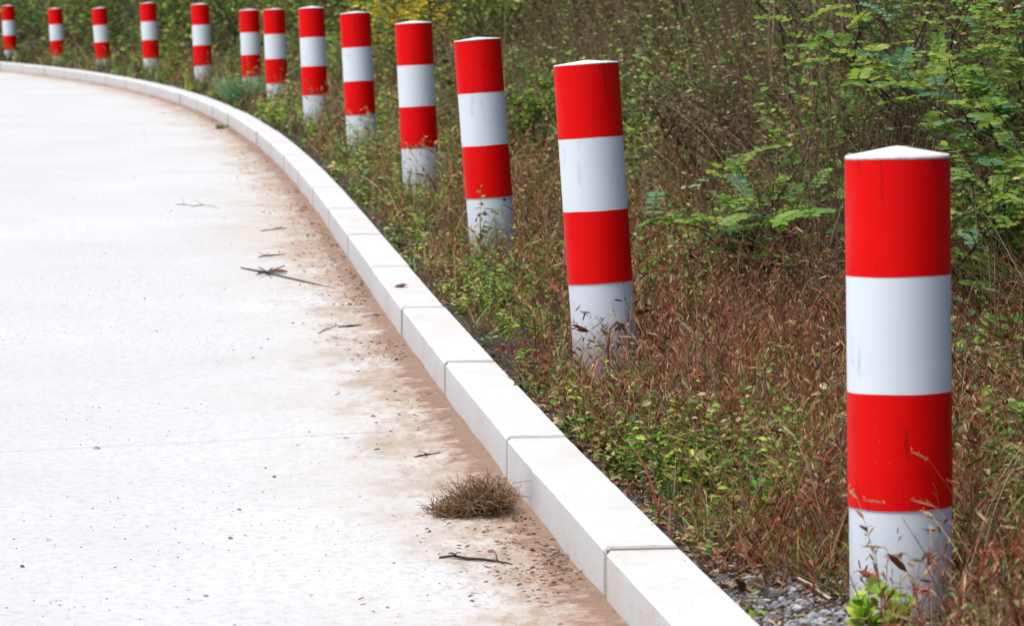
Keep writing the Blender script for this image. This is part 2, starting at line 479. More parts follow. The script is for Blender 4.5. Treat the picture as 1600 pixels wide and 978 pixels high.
def build_kerb():
    rng = random.Random(4)
    V = []; Q = []; low = []; jn = []
    # walk along the back edge placing stones 1.48 m long, a joint at Y = 6.04
    L = 1.475
    ytab = np.linspace(-10, 60, 14001); xt = gk(ytab); zt = hv(ytab)
    s = np.concatenate([[0], np.cumsum(np.sqrt(np.diff(xt) ** 2 + np.diff(ytab) ** 2))])
    s0 = np.interp(6.0, ytab, s); k0 = int(s0 // L); joints = [s0 + (k - k0) * L for k in range(0, int((s[-1] - s0) / L) + k0)]
    def at(ss):
        y = np.interp(ss, s, ytab); return Vector((np.interp(y, ytab, xt), y, np.interp(y, ytab, zt)))
    ch = .006
    for j in range(len(joints) - 1):
        a, b = at(joints[j]), at(joints[j + 1]); d = (b - a).normalized(); a = a + d * .0105; b = b - d * .0105
        nrm = Vector((d.y, -d.x, 0)).normalized()      # towards the verge
        off = nrm * rng.uniform(-.003, .003); dz = rng.uniform(-.001, .001)
        a = a + off; b = b + off + nrm * rng.uniform(-.003, .003)
        sec = [(0, -.25), (0, -ch), (-ch, 0), (-KW + ch * 1.5, 0), (-KW, -ch * 1.5), (-KW, -.06), (-KW, -KH + .0), (-KW, -.25)]
        lows = [0, 0, 0, 0, 0.0, .12, 1.0, 1.2]
        nseg = 30; b0 = len(V)
        for i in range(nseg + 1):
            t = 0 if i == 0 else 1 if i == nseg else .004 + .992 * (i - 1) / (nseg - 2)
            ins = .003 if i in (0, nseg) else 0
            p = a.lerp(b, t)
            for (u_, v_), lo in zip(sec, lows):
                jj = rng.uniform(-.0005, .0005)
                if v_ > -.02 and u_ < -.1 and rng.random() < .05: jj = rng.uniform(-.0028, 0)   # chipped arris
                uu = u_ + (ins if u_ < -.1 else (-ins if u_ == 0 else 0)) + jj
                vv = v_ - (ins if v_ > -.02 else 0) + jj + dz
                V.append(p + nrm * uu + Vector((0, 0, vv))); low.append(lo); jn.append(1.0 if i in (0, 1, nseg - 1, nseg) else 0.0)
        n = len(sec)
        for i in range(nseg):
            for k in range(n - 1):
                Q.append((b0 + i * n + k, b0 + (i + 1) * n + k, b0 + (i + 1) * n + k + 1, b0 + i * n + k + 1))
        for e in (b0, b0 + nseg * n):
            Q += [(e, e + 1, e + 6, e + 7), (e + 1, e + 2, e + 5, e + 6), (e + 2, e + 3, e + 4, e + 5)]
    o = link('kerb', quad_mesh('kerb', np.array([tuple(v) for v in V]), Q, attr={'low': low, 'joint': jn}), kerb_material())
    bm = bmesh.new(); bm.from_mesh(o.data); bmesh.ops.recalc_face_normals(bm, faces=bm.faces); bm.to_mesh(o.data); bm.free()
    tag(o, kind='structure')
    # mortar filling each joint, a couple of millimetres below the faces
    V = []; Q = []
    for jt in joints[1:-1]:
        p = at(jt); d = (at(jt + .1) - at(jt - .1)).normalized(); nrm = Vector((d.y, -d.x, 0)).normalized(); b0 = len(V)
        for e in (-.0115, .0115):
            for u_, v_ in [(-.006, -.25), (-.006, -.005), (-KW + .006, -.005), (-KW + .006, -.25)]: V.append(tuple(p + d * e + nrm * u_ + Vector((0, 0, v_))))
        for k in range(3): Q.append((b0 + k, b0 + 4 + k, b0 + 5 + k, b0 + k + 1))
    m = link('kerb_mortar', quad_mesh('kerb_mortar', V, Q), flat('mortar', (.10, .092, .085), .95, 60)); tag(m, kind='structure')
build_kerb()

# ------------------------------------------------------------------ bollards
BAND = .2225
def lathe(name, prof, m, parent, n=48, wob=0, wave=0):
    V = []; Q = []
    z0_ = [q[1] for q in prof]
    for i, (r, z) in enumerate(prof):
        for k in range(n):
            a = 2 * PI * k / n; z = z if not wave else z0_[i] + wave * (math.sin(a * 2 + i) + .5 * math.sin(a * 5 + 2 * i)); rr = r * (1 + wob * math.sin(a * 3 + i) )
            V.append((rr * math.cos(a), rr * math.sin(a), z))
    for i in range(len(prof) - 1):
        for k in range(n):
            k2 = (k + 1) % n
            Q.append((i * n + k, i * n + k2, (i + 1) * n + k2, (i + 1) * n + k))
    me = quad_mesh(name, V, Q, smooth=True)
    o = link(name, me, m, parent)
    return o
BH = .88       # nominal height of the top of the red band above ground
def make_bollard():
    r = D / 2
    t = empty('bollard', (0, 0, 0))
    # object z = 0 is ground level at nominal height
    lathe('post', [(r - .0015, -.45), (r - .0015, .2), (r - .0015, BH - .001)], M_WHITEPOST, t)
    bands = []
    def ring(nm, z0, z1, m, rr=r):
        o = lathe(nm, [(rr, z0 + .0006), (rr, (z0 + z1) / 2), (rr, z1 - .0006)], m, t, wave=.0006 if rr > r else 0); return o
    a = ring('red_band', BH - BAND, BH, M_RED, r + .0006)
    b = ring('white_band', BH - 2 * BAND - .003, BH - BAND + .003, M_WHITEBAND)
    c = ring('red_band', BH - 3 * BAND, BH - 2 * BAND, M_RED, r + .0006)
    prof = [(r - .0012, BH - .001), (r + .0005, BH + .001), (r + .0002, BH + .005), (r - .003, BH + .008), (r * .7, BH + .0125), (r * .35, BH + .019), (r * .12, BH + .0235), (.0015, BH + .0245)]
    lathe('cap', prof, M_CAP, t, 40, .004)
    return t
proto = make_bollard()
def dup(root):
    r = root.copy(); COL.objects.link(r)
    for ch in list(root.children):
        c = ch.copy(); COL.objects.link(c); c.parent = r
    return r
# photo column of the axis, lean in the image, photo row of the top of the upper red band, fallback distance, label
BOL = [
    (1402, .0175, 248, 1.00, 'nearest and largest red and white bollard, dark scuffs on its bands, gravel at its foot'),
    (915.5, .068, 102, 1.60, 'second nearest bollard, tilted left, with a bent brown stalk before its white base'),
    (745.5, .076, 64, 2.22, 'third nearest bollard, tilted left, green leafy vine climbing its lower red band'),
    (646, .046, 38, 2.82, 'fourth nearest bollard, straw seed heads hanging over its lower red band'),
    (554.5, .052, 22, 3.45, 'fifth nearest bollard, green leafy weeds rising in front of its lower bands'),
    (486.5, .040, 14, 4.03, 'sixth nearest bollard, lower red band veiled by pale dry grass heads'),
    (428, .036, 16, 4.75, 'right hand bollard of the close pair, its white base showing above the grass'),
    (389, .040, 17, 5.25, 'left hand bollard of the close pair, its base hidden by a feathery green tuft'),
    (312.5, .042, 8, 5.7, 'bollard standing alone left of the close pair, at the bend of the kerb'),
    (231, .052, 6, 6.2, 'tallest looking far bollard, in front of the dark hollow in the bushes'),
    (154.5, .080, 14, 6.7, 'third bollard from the left end of the row, visibly tilted left'),
    (85.5, .066, 14.5, 7.2, 'second bollard from the left end of the row, grass over its base'),
    (12.5, .042, 10, 7.9, 'farthest bollard, at the left end of the row'),
]
BPOS = []
for i, (px, lean, ytop, z0, label) in enumerate(BOL):
    o = proto if i == 0 else dup(proto)
    # stand on the verge along the line .36 m behind the kerb
    if i < 9: z = z0
    else:
        z = z0
    base_y = 489 + (981 - 530 * z + 5.5 * max(0, z - 4) ** 2) / z
    top = Vector(_w(px - 0.0 * lean, ytop, z))
    if i >= 8:                                              # far ones: keep the same offset from the kerb
        for _ in range(200):
            X, Y, Zt = _w(px, ytop, z)
            if X - float(gk(Y)) > .40: break
            z += .01
        top = Vector(_w(px, ytop, z))
    axis = Vector((-math.sin(math.atan(lean)), 0, math.cos(math.atan(lean))))
    o.rotation_euler = axis.to_track_quat('Z', 'Y').to_euler()
    base = top - axis * BH
    # shift so the measured column is the middle of the visible post
    o.location = base
    rz = (i * 2.399) % 6.28
    o.rotation_mode = 'QUATERNION'
    from mathutils import Quaternion
    o.rotation_quaternion = axis.to_track_quat('Z', 'Y') @ Quaternion((0, 0, 1), rz)
    tag(o, label, 'bollard', 'red and white bollards along the kerb')
    if i:                                                   # caps were trowelled by hand: flatter on the other posts
        for ch in o.children:
            if ch.name.startswith('cap'):
                k = [.62, .6, .75, .66, .8, .6, .7, .72, .6, .68, .7, .65][i - 1]; ch.scale = (1, 1, k); ch.location = (0, 0, BH * (1 - k)); ch.rotation_euler = (0, 0, i)
    BPOS.append(base)
    print('bollard', i, [round(v, 2) for v in base], 'ground', round(float(ground(base.x, base.y)), 2), 'off', round(base.x - float(gk(base.y)), 2))

# ------------------------------------------------------------------ vegetation as one mass
G = {
 'red': np.array([(.24, .062, .036), (.31, .10, .052), (.16, .042, .026), (.34, .16, .08)]),
 'straw': np.array([(.42, .31, .15), (.35, .26, .12), (.50, .39, .21), (.30, .19, .09)]),
 'green': np.array([(.10, .22, .025), (.15, .26, .035), (.06, .14, .022), (.19, .28, .05)]),
 'lime': np.array([(.27, .42, .035), (.34, .42, .05), (.20, .38, .03)]),
 'olive': np.array([(.17, .15, .035), (.22, .20, .05), (.12, .11, .025)]),
 'brown': np.array([(.14, .085, .05), (.19, .12, .07), (.09, .058, .036), (.25, .17, .10)]),
 'teal': np.array([(.07, .17, .07), (.12, .24, .12)]),
 'yellow': np.array([(.75, .58, .02), (.80, .68, .04)]),
}
for _k in G:
    if _k != 'yellow': G[_k] = G[_k] * (1.08 if _k != 'olive' else .95)
def pick(rng, wts, X, Y, n):
    keys = list(wts); p = np.array([wts[k] if not isinstance(wts[k], np.ndarray) else 0 for k in keys], float)
    W = np.stack([wts[k] if isinstance(wts[k], np.ndarray) else np.full(n, wts[k]) for k in keys], 1)
    W = W / W.sum(1, keepdims=True); c = W.cumsum(1); u = rng.random(n)[:, None]
    idx = (u > c).sum(1).clip(0, len(keys) - 1)
    out = np.zeros((n, 3))
    for i, k in enumerate(keys):
        m = idx == i; out[m] = G[k][rng.integers(0, len(G[k]), m.sum())]
    return out * rng.uniform(.75, 1.25, (n, 1))

def scatter(rng, n, ylo, yhi, power=1.0, dlo=.0, dhi=3.5, margin=.5):
    """points on the verge and bank seen by the camera (with a margin at both sides)"""
    u = rng.random(n * 3)
    if abs(power - 1) < 1e-6: Y = ylo * (yhi / ylo) ** u
    else: Y = (ylo ** (1 - power) + u * (yhi ** (1 - power) - ylo ** (1 - power))) ** (1 / (1 - power))
    half = .178 * Y + margin
    lo = np.maximum(gk(Y) + dlo, -half); hi = np.minimum(gk(Y) + dhi, half)
    X = lo + (hi - lo) * rng.random(len(Y))
    ok = hi > lo
    # thin out in proportion to the width of the strip
    wgt = np.clip((hi - lo) / (.36 * Y + 1), 0, 1)
    ok &= rng.random(len(Y)) < wgt * 1.6
    X, Y = X[ok][:n], Y[ok][:n]
    return X, Y, X - gk(Y)

def clearing(X, Y):
    """1 where plants are thin: the gravel patch left of the nearest bollard and the space right before the posts"""
    c = np.exp(-(((X - .54) / .20) ** 2 + ((Y - 5.08) / .74) ** 2) ** 3) * 1.03
    for b in BPOS[:3]:
        c = np.maximum(c, .93 * np.exp(-(((X - b.x) / .15) ** 2 + ((Y - b.y + .3) / .38) ** 2) ** 1.5))
    return c
def inside_post(X, Y, r=.115):
    m = np.zeros(len(X), bool)
    for b in BPOS: m |= (X - b.x) ** 2 + (Y - b.y) ** 2 < r * r
    return m
def keep(rng, X, Y, d, *arrs, thin=1.0):
    m = (rng.random(len(X)) > clearing(X, Y) * thin) & ~inside_post(X, Y)
    m &= rng.random(len(X)) < np.clip(d / .12, .1, 1)
    return X[m], Y[m], d[m]
def base_of(X, Y): return np.stack([X, Y, ground(X, Y) - .01], -1)
def redness(X, Y): return 1.5 * np.clip(1.3 - (Y - 6) * .08, .12, 1) * np.clip(.35 + d_of(X, Y) * 1.2, .3, 1.2) * np.clip((fbm(X * 1.5, Y * 1.2, 21) - .25) * 2.4, .15, 1.3)
def d_of(X, Y): return X - gk(Y)

def short_grass():
    T = Tissue(1); r = T.r; K = 16
    X, Y, d = scatter(r, 5200, 4.4, 46, 1.4, .02, 2.8); X, Y, d = keep(r, X, Y, d)
    n = len(X); red = redness(X, Y)
    c = pick(r, {'red': red * 1.15, 'straw': np.full(n, .2), 'green': .45 * np.clip(fbm(X * 1.1, Y * .9, 8) * 2 - .4, .1, 1.2), 'olive': np.full(n, .24), 'lime': np.full(n, .06), 'brown': np.full(n, .26)}, X, Y, n)
    cl = np.clip(fbm(X * 3, Y * 2, 14) * 2.4 - .4, .35, 1.5)
    h = r.uniform(.05, .17, n) * cl * np.clip(d * 3 + .35, .35, 1) * np.clip(.9 + (Y - 12) * .035, 1, 1.9)
    w = r.uniform(.003, .009, n) * np.clip(Y / 12, 1, 2.4)
    sp_ = .018 + .0012 * Y
    X = np.repeat(X, K); Y = np.repeat(Y, K); h = np.repeat(h, K); w = np.repeat(w, K); c = np.repeat(c, K, 0); sp_ = np.repeat(sp_, K); k = n * K
    X = X + r.normal(0, 1, k) * sp_; Y = Y + r.normal(0, 1, k) * sp_
    m = (X - gk(Y) > .005) & ~inside_post(X, Y) & (clearing(X, Y) < .6); X, Y, h, w, c = X[m], Y[m], h[m], w[m], c[m]; k = len(X)
    T.blades(base_of(X, Y), h * r.uniform(.5, 1.15, k), r.uniform(0, 2 * PI, k), r.uniform(.05, .9, k), r.uniform(0, .8, k), w * r.uniform(.6, 1.2, k), c * r.uniform(.7, 1.3, (k, 1)), 3)
    o = T.build('grass', M_VEG); tag(o, kind='stuff')
def tall_grass():
    T = Tissue(2); r = T.r
    X, Y, d = scatter(r, 9000, 4.6, 46, 1.25, .10, 3.2); X, Y, d = keep(r, X, Y, d, thin=1.05)
    n = len(X); red = redness(X, Y)
    c = pick(r, {'red': red * 1.1, 'straw': np.full(n, .28), 'green': np.full(n, .16), 'olive': np.full(n, .22), 'brown': np.full(n, .2)}, X, Y, n)
    h = r.uniform(.10, .30, n) * np.clip(d * 2 + .3, .35, 1.15) * np.clip(.9 + .025 * (Y - 10), .9, 1.6)
    T.blades(base_of(X, Y), h, r.uniform(0, 2 * PI, n), r.uniform(0, .45, n), r.uniform(0, .6, n), r.uniform(.002, .006, n) * np.clip(Y / 10, 1, 2.6), c, 4)
    # growth right up against the posts
    for i, b in enumerate(BPOS):
        if i < 2: continue
        n = 70; X = b.x + r.normal(.01, .10, n); Y = b.y - .13 - r.uniform(0, .35, n); c = pick(r, {'straw': .4, 'olive': .5, 'green': .4, 'brown': .3}, X, Y, n)
        T.blades(base_of(X, Y), r.uniform(.10, .27, n) * (1 + .12 * (i > 5)), r.uniform(0, 2 * PI, n), r.uniform(0, .4, n), r.uniform(0, .7, n), r.uniform(.004, .008, n) * (1 + b.y / 25), c, 4)
    # seed heads
    X, Y, d = scatter(r, 6000, 4.7, 40, 1.2, .10, 2.6); X, Y, d = keep(r, X, Y, d, thin=1.1); n = len(X); red = redness(X, Y)
    c = pick(r, {'red': red, 'straw': np.full(n, .5), 'olive': np.full(n, .15)}, X, Y, n)
    h = r.uniform(.14, .36, n) * np.clip(d * 2 + .4, .5, 1.1)
    T.foxtails(base_of(X, Y), h, r.uniform(.025, .055, n), r.uniform(.004, .007, n) * np.clip(Y / 11, 1, 2), c, c * .8, r.uniform(.0015, .0025, n) * np.clip(Y / 9, 1, 2.5))
    o = T.build('dry_grass', M_DRY); tag(o, kind='stuff')
def leafy():
    T = Tissue(3); r = T.r
    # short bushy weeds, rusty red in the foreground, greener farther on, in clumps with bare gaps
    X, Y, d = scatter(r, 30000, 4.6, 44, 1.4, .02, 3.2); X, Y, d = keep(r, X, Y, d); n = len(X)
    cl = fbm(X * 4.2, Y * 3.0, 33); m = r.random(n) < np.clip((cl - .42) * 9, .03, 1)
    X, Y, d, cl = X[m], Y[m], d[m], cl[m]; n = len(X)
    tone = fbm(X * 1.7 + 5, Y * 1.2, 35) + r.normal(0, .05, n)
    near = np.clip(1.25 - (Y - 7) * .07, 0.1, 1) * np.clip(d * 2.2 + .1, .15, 1)
    isred = tone < .36 + .33 * near
    c = pick(r, {'green': .5, 'lime': .18, 'olive': .35, 'teal': .06, 'straw': .06}, X, Y, n)
    c2 = pick(r, {'red': .85, 'brown': .35, 'straw': .12, 'olive': .15}, X, Y, n)
    c[isred] = c2[isred]
    h = r.uniform(.06, .20, n) * np.clip(d * 2.6 + .3, .35, 1.25) * np.clip(.8 + .02 * Y, 1, 1.5) * np.clip((cl - .33) * 6, .45, 1.6)
    ll = np.where(isred, r.uniform(.020, .048, n), r.uniform(.014, .044, n)) * np.clip(Y / 14, 1, 1.7)
    lw = ll * np.where(isred, r.uniform(.13, .24, n), r.uniform(.3, .65, n))
    T.weeds(base_of(X, Y), h, c, 13, ll, lw, c * .7 + np.array([.03, .01, 0]), .5, .0026, .05, pal=G['straw'], upright=isred * 1.0)
    o = T.build('low_weeds', M_VEG); tag(o, kind='stuff')
def litter():
    T = Tissue(4); r = T.r
    X, Y, d = scatter(r, 26000, 4.5, 30, 1.6, .0, 2.6); n = len(X)
    m = ~inside_post(X, Y) & (r.random(n) > clearing(X, Y) * .7); X, Y, d = X[m], Y[m], d[m]; n = len(X)
    c = pick(r, {'brown': .6, 'straw': .3, 'red': .2}, X, Y, n)
    b = base_of(X, Y); b[:, 2] += .012 + r.uniform(0, .02, n)
    L = r.uniform(.01, .035, n)
    T.leaves(b, T.rand_dirs(n, -.3, .5), T.rand_dirs(n, .2, 2), L, L * r.uniform(.15, .55, n), c, .2, .5)
    o = T.build('leaf_litter', M_DRY); tag(o, kind='stuff')
def bank():
    T = Tissue(5); r = T.r
    # weeds and brush climbing the bank: colour and leaf size go by clump
    X, Y, d = scatter(r, 34000, 6.0, 56, 1.0, .75, 7.5, .8); n = len(X)
    clump = fbm(X * 1.9, Y * 1.1, 57)
    m = (r.random(n) < np.clip(1.25 - (d - 1) * .12, .3, 1)) & (r.random(n) < np.clip((clump - .38) * 7, .05, 1))
    X, Y, d, clump = X[m], Y[m], d[m], clump[m]; n = len(X)
    left = np.clip((Y - 20) / 14, 0, 1); right = np.clip((X / Y - .08) * 14, 0, 1)
    tone = fbm(X * 1.6, Y * .9, 51) + .16 * left + .12 * right + r.normal(0, .04, n)
    gr = tone > .60 - .05 * left; ol = (tone > .47 - .05 * left) & ~gr
    c = pick(r, {'brown': .8, 'straw': .1, 'olive': .15}, X, Y, n)
    c1 = pick(r, {'green': .6, 'lime': .12 + .25 * left, 'olive': .2, 'teal': .12 * right}, X, Y, n)
    c2 = pick(r, {'olive': .8, 'green': .2, 'lime': .06, 'brown': .3}, X, Y, n)
    c[gr] = c1[gr]; c[ol] = c2[ol]
    c = c * np.where(gr, .85, .62)[:, None]  # tones lowered: shade of the bank's hollows put into the plant colour
    h = r.uniform(.2, .6, n) * np.clip((d - .6) * 1.1, .25, 1.2) * np.clip(.8 + Y * .015, .9, 1.5) * np.clip((clump - .3) * 4.5, .3, 1.6)
    ll = r.uniform(.025, .065, n) * np.clip(Y / 18, 1, 2.0) * np.where(gr, 1.15, np.where(ol, .8, .5))
    lw = ll * np.where(gr, r.uniform(.4, .65, n), r.uniform(.2, .45, n))
    T.weeds(base_of(X, Y), h, c, 15, ll, lw, G['brown'][0] * .8 + c * .2, .6, .004, .05, pal=G['straw'])
    # arching grass tufts
    X, Y, d = scatter(r, 1500, 8.0, 52, 1.0, 1.5, 6.0, .8); n = len(X); K = 26
    c = pick(r, {'straw': .15, 'olive': .45, 'brown': .5, 'green': .2, 'red': .1}, X, Y, n) * .75
    h = r.uniform(.15, .45, n) * np.clip(.7 + d * .3, .6, 1.3)
    rep = lambda a: np.repeat(a, K, 0)
    k = n * K; X, Y, c, h = rep(X), rep(Y), rep(c), rep(h)
    X = X + r.normal(0, .05, k); Y = Y + r.normal(0, .05, k)
    T.blades(base_of(X, Y), h * r.uniform(.5, 1.1, k), r.uniform(0, 2 * PI, k), r.uniform(.05, .6, k), r.uniform(.1, 1.0, k), r.uniform(.004, .009, k) * np.clip(Y / 16, 1, 2.2), c * r.uniform(.65, 1.3, (k, 1)), 4)
    # thin twigs and stems
    X, Y, d = scatter(r, 8000, 6.0, 50, 1.0, 1.1, 6.5, .8); n = len(X)
    c = pick(r, {'brown': .7, 'straw': .2, 'olive': .2, 'red': .05}, X, Y, n) * .7
    h = r.uniform(.2, .75, n) * np.clip((d - .5) * 1.4, .4, 1.2)
    T.blades(base_of(X, Y), h, r.uniform(0, 2 * PI, n), r.uniform(0, .9, n), r.uniform(-.3, .7, n), r.uniform(.003, .006, n) * np.clip(Y / 14, 1, 2.5), c, 5)
    o = T.build('bank_undergrowth', M_VEG); tag(o, kind='stuff')
short_grass(); tall_grass(); leafy(); litter(); bank()

# ------------------------------------------------------------------ gravel and pebbles
def stones(name, X, Y, Z, R, col, seed, kind='stuff', m=None, flatness=.65):
    r = np.random.default_rng(seed); n = len(X)
    # rounded cube stones: a twisted 3-ring lump of quads
    ring = np.array([(.55, -.8), (1, -.15), (.85, .45), (.35, .95)]); k = 6
    V = np.zeros((n, 4 * k, 3))
    yaw = r.uniform(0, 2 * PI, n); el = r.uniform(.6, 1, n)
    for i, (rr, z) in enumerate(ring):
        for j in range(k):
            a = 2 * PI * j / k + yaw; q = rr * r.uniform(.75, 1.2, n)
            V[:, i * k + j, 0] = np.cos(a) * q; V[:, i * k + j, 1] = np.sin(a) * q * el; V[:, i * k + j, 2] = z * flatness + r.uniform(-.12, .12, n)
    V = V * R[:, None, None] + np.stack([X, Y, Z], -1)[:, None, :]
    Q = []
    for i in range(3):
        for j in range(k): Q.append((i * k + j, i * k + (j + 1) % k, (i + 1) * k + (j + 1) % k, (i + 1) * k + j))
    for b0 in (3 * k,): Q += [(b0, b0 + 1, b0 + 2, b0 + 3), (b0, b0 + 3, b0 + 4, b0 + 5)]
    Q = np.array(Q)
    QQ = (np.arange(n)[:, None, None] * (4 * k) + Q[None]).reshape(-1, 4)
    me = quad_mesh(name, V.reshape(-1, 3), QQ, np.repeat(col, 4 * k, 0))
    o = link(name, me, m or M_STONE); tag(o, kind=kind); return o
def stone_mat():
    m, nt, b = mat('stone', .9)
    a = N(nt, 'ShaderNodeAttribute', attribute_name='tint'); f = noise(nt, objvec(nt), 120, 5, .7)
    nt.links.new(mix(nt, ramp(nt, f, [(.3, .45), (.7, 0)]), a.outputs['Color'], (.09, .08, .075)), b.inputs['Base Color']); bump(nt, b, f, .002)
    return m
M_STONE = stone_mat()
rg = np.random.default_rng(77)
n = 5500
X = rg.normal(.56, .17, n); Y = rg.normal(5.3, .42, n); ok = (X - gk(Y) > .015) & ((X - BPOS[0].x) ** 2 + (Y - BPOS[0].y) ** 2 > .105 ** 2); X, Y = X[ok], Y[ok]; n = len(X)
R = rg.uniform(.002, .006, n) + (rg.random(n) < .14) * rg.uniform(.003, .010, n)
c = np.array([(.22, .22, .24), (.33, .33, .36), (.13, .12, .125), (.26, .21, .17), (.42, .42, .44)])[rg.integers(0, 5, n)] * rg.uniform(.6, 1.15, (n, 1))
stones('gravel', X, Y, ground(X, Y) + R * .2, R, c, 3)
# scattered stones in the verge close to the kerb
n = 2600
X, Y, d = scatter(rg, n, 4.6, 22, 1.7, .0, .45); n = len(X); R = rg.uniform(.002, .007, n)
c = np.array([(.20, .19, .2), (.12, .11, .11), (.26, .21, .17), (.09, .08, .08)])[rg.integers(0, 4, n)] * rg.uniform(.6, 1.2, (n, 1))
stones('verge_stones', X, Y, ground(X, Y) + R * .3, R, c, 4)
# grit on the road along the kerb foot
n = 22000
Y = 4.8 * (34 / 4.8) ** (rg.random(n) ** 1.4); e = rg.exponential(.06, n); X = gk(Y) - KW - .004 - e
dens = fbm(X * 3, Y * 2.2, 91); ok = dens > .42 + e * .5; X, Y, e = X[ok], Y[ok], e[ok]; n = len(X)
R = rg.uniform(.0012, .0042, n) + (rg.random(n) < .05) * rg.uniform(.002, .007, n)
c = np.array([(.36, .21, .14), (.26, .15, .10), (.5, .40, .30), (.10, .075, .06), (.17, .14, .13), (.55, .42, .28)])[rg.integers(0, 6, n)] * rg.uniform(.65, 1.2, (n, 1))
stones('kerbside_grit', X, Y, hv(Y) - KH + .006 * np.exp(-(e / .09) ** 2) + R * .25, R, c, 5)
n = 5000
Y = 4.9 * (20 / 4.9) ** rg.random(n); e = rg.exponential(.045, n); X = gk(Y) - KW - .006 - e
ok = fbm(X * 5, Y * 3.0, 191) > .50 + e * .6; X, Y, e = X[ok], Y[ok], e[ok]; n = len(X); R = rg.uniform(.003, .009, n)
c = np.array([(.20, .12, .08), (.13, .08, .055), (.28, .18, .12), (.09, .06, .045)])[rg.integers(0, 4, n)] * rg.uniform(.7, 1.2, (n, 1))
stones('soil_crumbs', X, Y, hv(Y) - KH + .008 * np.exp(-(e / .09) ** 2), R, c, 15, flatness=.5)
# loose grains out on the slab
n = 2600
Y = 4.8 * (26 / 4.8) ** rg.random(n); X = gk(Y) - KW - rg.uniform(.05, 1, n) ** 1.3 * (Y * .22); ok = fbm(X * 2, Y * 1.3, 95) > .47; X, Y = X[ok], Y[ok]; n = len(X)
R = rg.uniform(.001, .0028, n) + (rg.random(n) < .04) * rg.uniform(.001, .004, n)
c = np.array([(.26, .2, .16), (.14, .12, .11), (.36, .27, .2)])[rg.integers(0, 3, n)] * rg.uniform(.65, 1.2, (n, 1))
stones('road_grit', X, Y, hv(Y) - KH + R * .3, R, c, 6)
# bits of leaf and straw swept against the kerb
T = Tissue(9); r = T.r; n = 3500
Y = 4.8 * (30 / 4.8) ** r.random(n); e = r.exponential(.09, n); X = gk(Y) - KW - .006 - e
ok = fbm(X * 2, Y * 1.5, 97) > .45; X, Y, e = X[ok], Y[ok], e[ok]; n = len(X)
L = r.uniform(.006, .022, n); b = np.stack([X, Y, hv(Y) - KH + .012], -1)
c = pick(r, {'brown': .5, 'red': .5, 'straw': .25}, X, Y, n) * .8
T.leaves(b, T.rand_dirs(n, -.15, .3), T.rand_dirs(n, .4, 2), L, L * r.uniform(.12, .5, n), c, .1, .5)
tag(T.build('swept_litter', M_DRY), kind='stuff')

# ------------------------------------------------------------------ single plants
def grow(T, p, d, length, rad, depth, rng, col, tips, spread=.7, up=.25, segs=5, kids=4):
    pts = [p.copy()]; rr = [rad]; q = p.copy(); dd = d.normalized()
    for i in range(segs):
        dd = (dd + Vector((rng.gauss(0, .13), rng.gauss(0, .13), rng.gauss(0, .09) + up * .12))).normalized()
        q = q + dd * (length / segs); pts.append(q.copy()); rr.append(rad * (1 - .75 * (i + 1) / segs) + .0006)
    T.tube(pts, rr, np.array(col) * rng.uniform(.8, 1.2), 4 if depth else 3)
    for i in range(1, segs + 1): tips.append((pts[i], (pts[i] - pts[i - 1]).normalized(), depth))
    if depth > 0:
        for k in range(kids):
            i = rng.randint(max(1, segs // 3), segs); a = rng.uniform(0, 2 * PI)
            nd = (dd * (1 - spread * .5) + Vector((math.cos(a), math.sin(a), rng.uniform(-.1, .6))) * spread).normalized()
            grow(T, pts[i], nd, length * rng.uniform(.45, .7), rad * .5, depth - 1, rng, col, tips, spread, up, max(3, segs - 1), kids)

def pinnate(T, p, d, L, nl, ll, col, rng):
    """compound leaf: rachis with paired oval leaflets"""
    d = d.normalized(); side = d.cross(Vector((0, 0, 1)))
    if side.length < .1: side = Vector((1, 0, 0))
    side.normalize(); pts = []
    for i in range(6):
        t = i / 5; pts.append(p + d * L * t + Vector((0, 0, -.25 * L * t * t)))
    T.tube(pts, [.0012] * 6, np.array(col) * .7, 3)
    P = []; DR = []
    for i in range(nl):
        t = .15 + .85 * i / (nl - 1); c = p + d * L * t + Vector((0, 0, -.25 * L * t * t))
        for s in (-1, 1):
            P.append(tuple(c)); v = side * s + d * .35 + Vector((0, 0, rng.uniform(-.25, .15))); DR.append(tuple(v))
    P.append(tuple(pts[-1])); DR.append(tuple(d + Vector((0, 0, -.3))))
    k = len(P); u = LIGHTWARD + T.r.normal(0, .3, (1, 3)) + T.r.normal(0, .15, (k, 3))
    lens = ll * T.r.uniform(.8, 1.15, k)
    T.leaves(np.array(P), np.array(DR), u, lens, lens * .5, np.array(col)[None, :] * T.r.uniform(.8, 1.25, (k, 1)), .1, .15)

